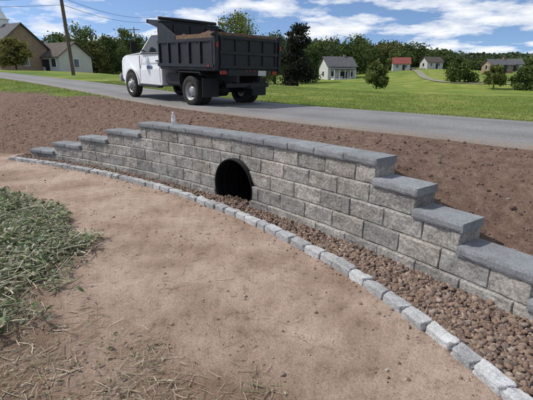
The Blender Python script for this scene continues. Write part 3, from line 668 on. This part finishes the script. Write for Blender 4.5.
# ------------------------------------------------------------------ buildings
BRICK = simple('tan_brick', (.27, .19, .14), .9, .2, 2, .1); ROOF = simple('shingle_roof', (.10, .10, .105), .9, .3, 2, .2); BROOF = simple('brown_roof', (.09, .075, .065), .9, .3, 2, .2)
SIDING = simple('white_siding', (.50, .50, .48), .7, .06, 1, 0); REDB = simple('red_roof', (.20, .055, .045), .8, .2, 1, 0); TRIM = simple('white_trim', (.75, .75, .74), .6, .05, 2, 0)
def gh_(x, y): return float(H(np.array([x]), np.array([y]), False)[0])
def house(nm, x, y, yaw, L, W, wallh, roofh, wm_, rm_, win=3, floors=1, zoff=0, chim=True, sc_=1., porch=False):
    e = link(bpy.data.objects.new(nm, None)); e.location = (x, y, gh_(x, y)+zoff); e.rotation_euler = (0, 0, yaw); e.scale = (sc_,)*3
    prism('walls', [(-L/2, -.8), (L/2, -.8), (L/2, wallh), (-L/2, wallh)], -W/2, W/2, wm_, e)
    for sx in (-1, 1):
        V = [(sx*(L/2-.1), -W/2, wallh), (sx*(L/2-.1), W/2, wallh), (sx*(L/2-.1), 0, wallh+roofh), (sx*L/2, -W/2, wallh), (sx*L/2, W/2, wallh), (sx*L/2, 0, wallh+roofh)]
        me = bpy.data.meshes.new('gable'); me.from_pydata(V, [], [(0, 1, 2), (3, 4, 5), (0, 3, 5, 2), (1, 4, 5, 2)]); me.materials.append(wm_); link(bpy.data.objects.new('gable', me), e)
    o = .4
    for sy in (-1, 1):
        V = []; sl = roofh/(W/2)
        for xx in (-L/2-o, L/2+o):
            for (yy, zz) in ((sy*(W/2+o), wallh-sl*o+.05), (0, wallh+roofh+.05), (0, wallh+roofh+.2), (sy*(W/2+o), wallh-sl*o+.2)): V.append((xx, yy, zz))
        me = bpy.data.meshes.new('roof'); me.from_pydata(V, [], [(0, 1, 2, 3), (4, 5, 6, 7), (0, 4, 7, 3), (3, 7, 6, 2), (0, 4, 5, 1)]); me.materials.append(rm_); link(bpy.data.objects.new('roof', me), e)
    for fl in range(floors):
        for k in range(win):
            xx = -L/2+L*(k+.5)/win; zz = 1.5+2.5*fl
            box('window_frame', (xx, -W/2-.02, zz), (1.15, .08, 1.45), TRIM, e); box('window', (xx, -W/2-.07, zz), (.95, .04, 1.25), GLASS, e)
        for sx in (-1, 1): box('window_frame', (sx*(L/2+.02), 0, 1.5+2.5*fl), (.08, 1.15, 1.45), TRIM, e); box('window', (sx*(L/2+.07), 0, 1.5+2.5*fl), (.04, .95, 1.25), GLASS, e)
    box('door', (-L/2+L*.5+.9, -W/2-.05, 1.0), (1.0, .06, 2.1), PLAS, e)
    if chim: box('chimney', (L*.25, 0, wallh+roofh), (.6, .6, 1.4), BRICK, e)
    if porch:
        box('porch_roof', (0, -W/2-1.1, 2.55), (L*.8, 2.1, .16), rm_, e); box('porch_deck', (0, -W/2-1.1, .15), (L*.8, 2.1, .3), TRIM, e)
        for k in range(5): box('porch_post', (-L*.38+k*L*.19, -W/2-2.0, 1.38), (.14, .14, 2.16), TRIM, e)
    return e
house('white_house', 17.8, 106, .25, 8.0, 6.5, 3.4, 2.4, SIDING, ROOF, 3, 1, -.3, True, .92, True)
house('red_roof_barn', 39.5, 124, -.2, 7, 6, 2.6, 2.4, SIDING, REDB, 2, 1, .1, False, .68)
house('brown_cottage', 57, 104, .1, 7, 5, 2.2, 1.5, BRICK, ROOF, 2, 1, .1, True, .8)
house('white_cottage', 64.5, 112, -.15, 7, 5, 2.4, 1.6, SIDING, ROOF, 2, 1, .1, False, .75)
house('grey_barn', 50, 128, .3, 8, 5, 2.6, 2.0, SIDING, BROOF, 2, 1, .1, False, .7)
ch = house('brick_church', -40.2, 66, -.5, 9, 8, 3.6, 3.4, BRICK, ROOF, 3, 1, .0, False, .95)
box('tower', (-.5, 0, 6.6), (1.7, 1.7, 2.6), TRIM, ch); box('tower_cornice', (-.5, 0, 7.98), (2.0, 2.0, .16), TRIM, ch); box('louvre', (-.5, -.88, 7.0), (.6, .05, 1.0), PLAS, ch)
lathe('spire', [(1.05, 0), (.5, 1.2), (0, 4.2)], (-.5, 0, 8.06), TRIM, ch, 8, 'Z')
house('church_hall', -33.6, 69, -.45, 7.5, 6.5, 2.5, 2.2, SIDING, BROOF, 3, 1, .0, False, .95)
# ------------------------------------------------------------------ pole and wires
PW = simple('pole_wood', (.12, .09, .07), .9, .3, 5, .3)
def pole(nm, x, y, h, lean, cross=True):
    e = link(bpy.data.objects.new(nm, None)); e.location = (x, y, gh_(x, y)); e.rotation_euler = (0, lean, .4)
    lathe('shaft', [(.15, -.5), (.13, h*.5), (.10, h), (0, h)], (0, 0, 0), PW, e, 14, 'Z')
    if cross:
        box('crossarm', (0, -.16, h-.5), (2.2, .1, .12), PW, e)
        for k in (-1, -.4, .4, 1): lathe('insulator', [(.05, 0), (.04, .14), (0, .16)], (k, -.16, h-.44), TRIM, e, 8, 'Z')
pole('utility_pole', -15.9, 34.5, 10.5, R_(-1.5)); pole('utility_pole', -27, 88, 9.5, 0)
def wire(nm, a, b, sag):
    cu = bpy.data.curves.new(nm, 'CURVE'); cu.dimensions = '3D'; cu.bevel_depth = .014; sp = cu.splines.new('POLY'); sp.points.add(24)
    for k in range(25):
        t = k/24; p = Vector(a).lerp(Vector(b), t); sp.points[k].co = (p.x, p.y, p.z-sag*4*t*(1-t), 1)
    cu.materials.append(PLAS); link(bpy.data.objects.new(nm, cu))
for dz in (0, .5): wire('power_line', (-48, 46, 9.3+dz), (-15.9, 34.4, 7.3+dz), .3); wire('power_line', (-15.9, 34.4, 7.3+dz), (-14, 60, 9.6+dz), .8)
# ------------------------------------------------------------------ water bottle on the wall
wb = link(bpy.data.objects.new('water_bottle', None)); wb.location = (CX+18.66*math.cos(R_(50.68)), CY+18.66*math.sin(R_(50.68)), 1.051)
m, nt, b = base('clear_plastic', .1, .5); b.inputs['Base Color'].default_value = (.85, .9, .92, 1); b.inputs['Transmission Weight'].default_value = .6
lathe('body', [(0, 0), (.032, 0), (.034, .01), (.034, .13), (.028, .16), (.013, .185), (.013, .2)], (0, 0, 0), m, wb, 20, 'Z')
lathe('label', [(.0352, .05), (.0352, .11)], (0, 0, 0), simple('label_mat', (.75, .78, .82), .5, .1, 30, 0), wb, 20, 'Z'); lathe('bottle_cap', [(.016, .198), (.016, .217), (0, .217)], (0, 0, 0), TRIM, wb, 16, 'Z')
# ------------------------------------------------------------------ sky, sun, camera
sun_dir = Vector((-.62, .10, .77)).normalized(); el = math.asin(sun_dir.z); rotz = math.atan2(sun_dir.x, sun_dir.y)
W = bpy.data.worlds.new('World'); bpy.context.scene.world = W; W.use_nodes = True; nt = W.node_tree
bg = nt.nodes['Background']; bg.inputs[1].default_value = .125
sky = N(nt, 'ShaderNodeTexSky', sky_type='NISHITA'); sky.sun_disc = False; sky.sun_elevation = el; sky.sun_rotation = rotz
tc = N(nt, 'ShaderNodeTexCoord'); sx = N(nt, 'ShaderNodeSeparateXYZ'); nt.links.new(tc.outputs['Generated'], sx.inputs[0])
def MA(op, a, b_=None):
    n = N(nt, 'ShaderNodeMath', operation=op)
    for k, v in enumerate((a, b_)):
        if v is None: continue
        if isinstance(v, (int, float)): n.inputs[k].default_value = v
        else: nt.links.new(v, n.inputs[k])
    return n.outputs[0]
z2 = MA('ADD', MA('MULTIPLY', sx.outputs[2], 1.7), .09)
cb = N(nt, 'ShaderNodeCombineXYZ'); nt.links.new(sx.outputs[0], cb.inputs[0]); nt.links.new(sx.outputs[1], cb.inputs[1]); nt.links.new(z2, cb.inputs[2])
nrm = N(nt, 'ShaderNodeVectorMath', operation='NORMALIZE'); nt.links.new(cb.outputs[0], nrm.inputs[0]); nt.links.new(nrm.outputs[0], sky.inputs[0])
den = MA('ADD', MA('MAXIMUM', sx.outputs[2], 0), .16)
cv = N(nt, 'ShaderNodeCombineXYZ'); nt.links.new(MA('DIVIDE', sx.outputs[0], den), cv.inputs[0]); nt.links.new(MA('DIVIDE', sx.outputs[1], den), cv.inputs[1])
cn = noise(nt, 1.5, 10, .58, cv.outputs[0])
cm = ramp(nt, cn, [(.465, (0, 0, 0)), (.525, (.6, .6, .6)), (.60, (1, 1, 1))])
cn2 = noise(nt, 3.4, 8, .6, cv.outputs[0])
ccol = ramp(nt, cn2, [(.35, (.76, .79, .84)), (.6, (1, 1, 1))])
cc2 = mix(nt, ccol, (8.4, 8.5, 8.7), 1.0, 'MULTIPLY')
tint = mix(nt, sky.outputs[0], (.94, 1.06, 1.2), 1.0, 'MULTIPLY')
col = mix(nt, tint, cc2, cm); nt.links.new(col, bg.inputs[0])
L = bpy.data.lights.new('sun', 'SUN'); L.energy = 3.8; L.angle = R_(.55); L.color = (1, .95, .88)
lo = link(bpy.data.objects.new('sun', L)); lo.rotation_euler = (-sun_dir).to_track_quat('-Z', 'Y').to_euler()
cam = bpy.data.cameras.new('camera'); cam.sensor_width = 36; cam.lens = 27.0; cam.clip_end = 3000; cam.clip_start = .05
co = link(bpy.data.objects.new('camera', cam)); co.location = (0, 0, 1.85); co.rotation_euler = (R_(73), 0, 0)
sc = bpy.context.scene; sc.camera = co; sc.view_settings.view_transform = 'Standard'; sc.view_settings.look = 'None'
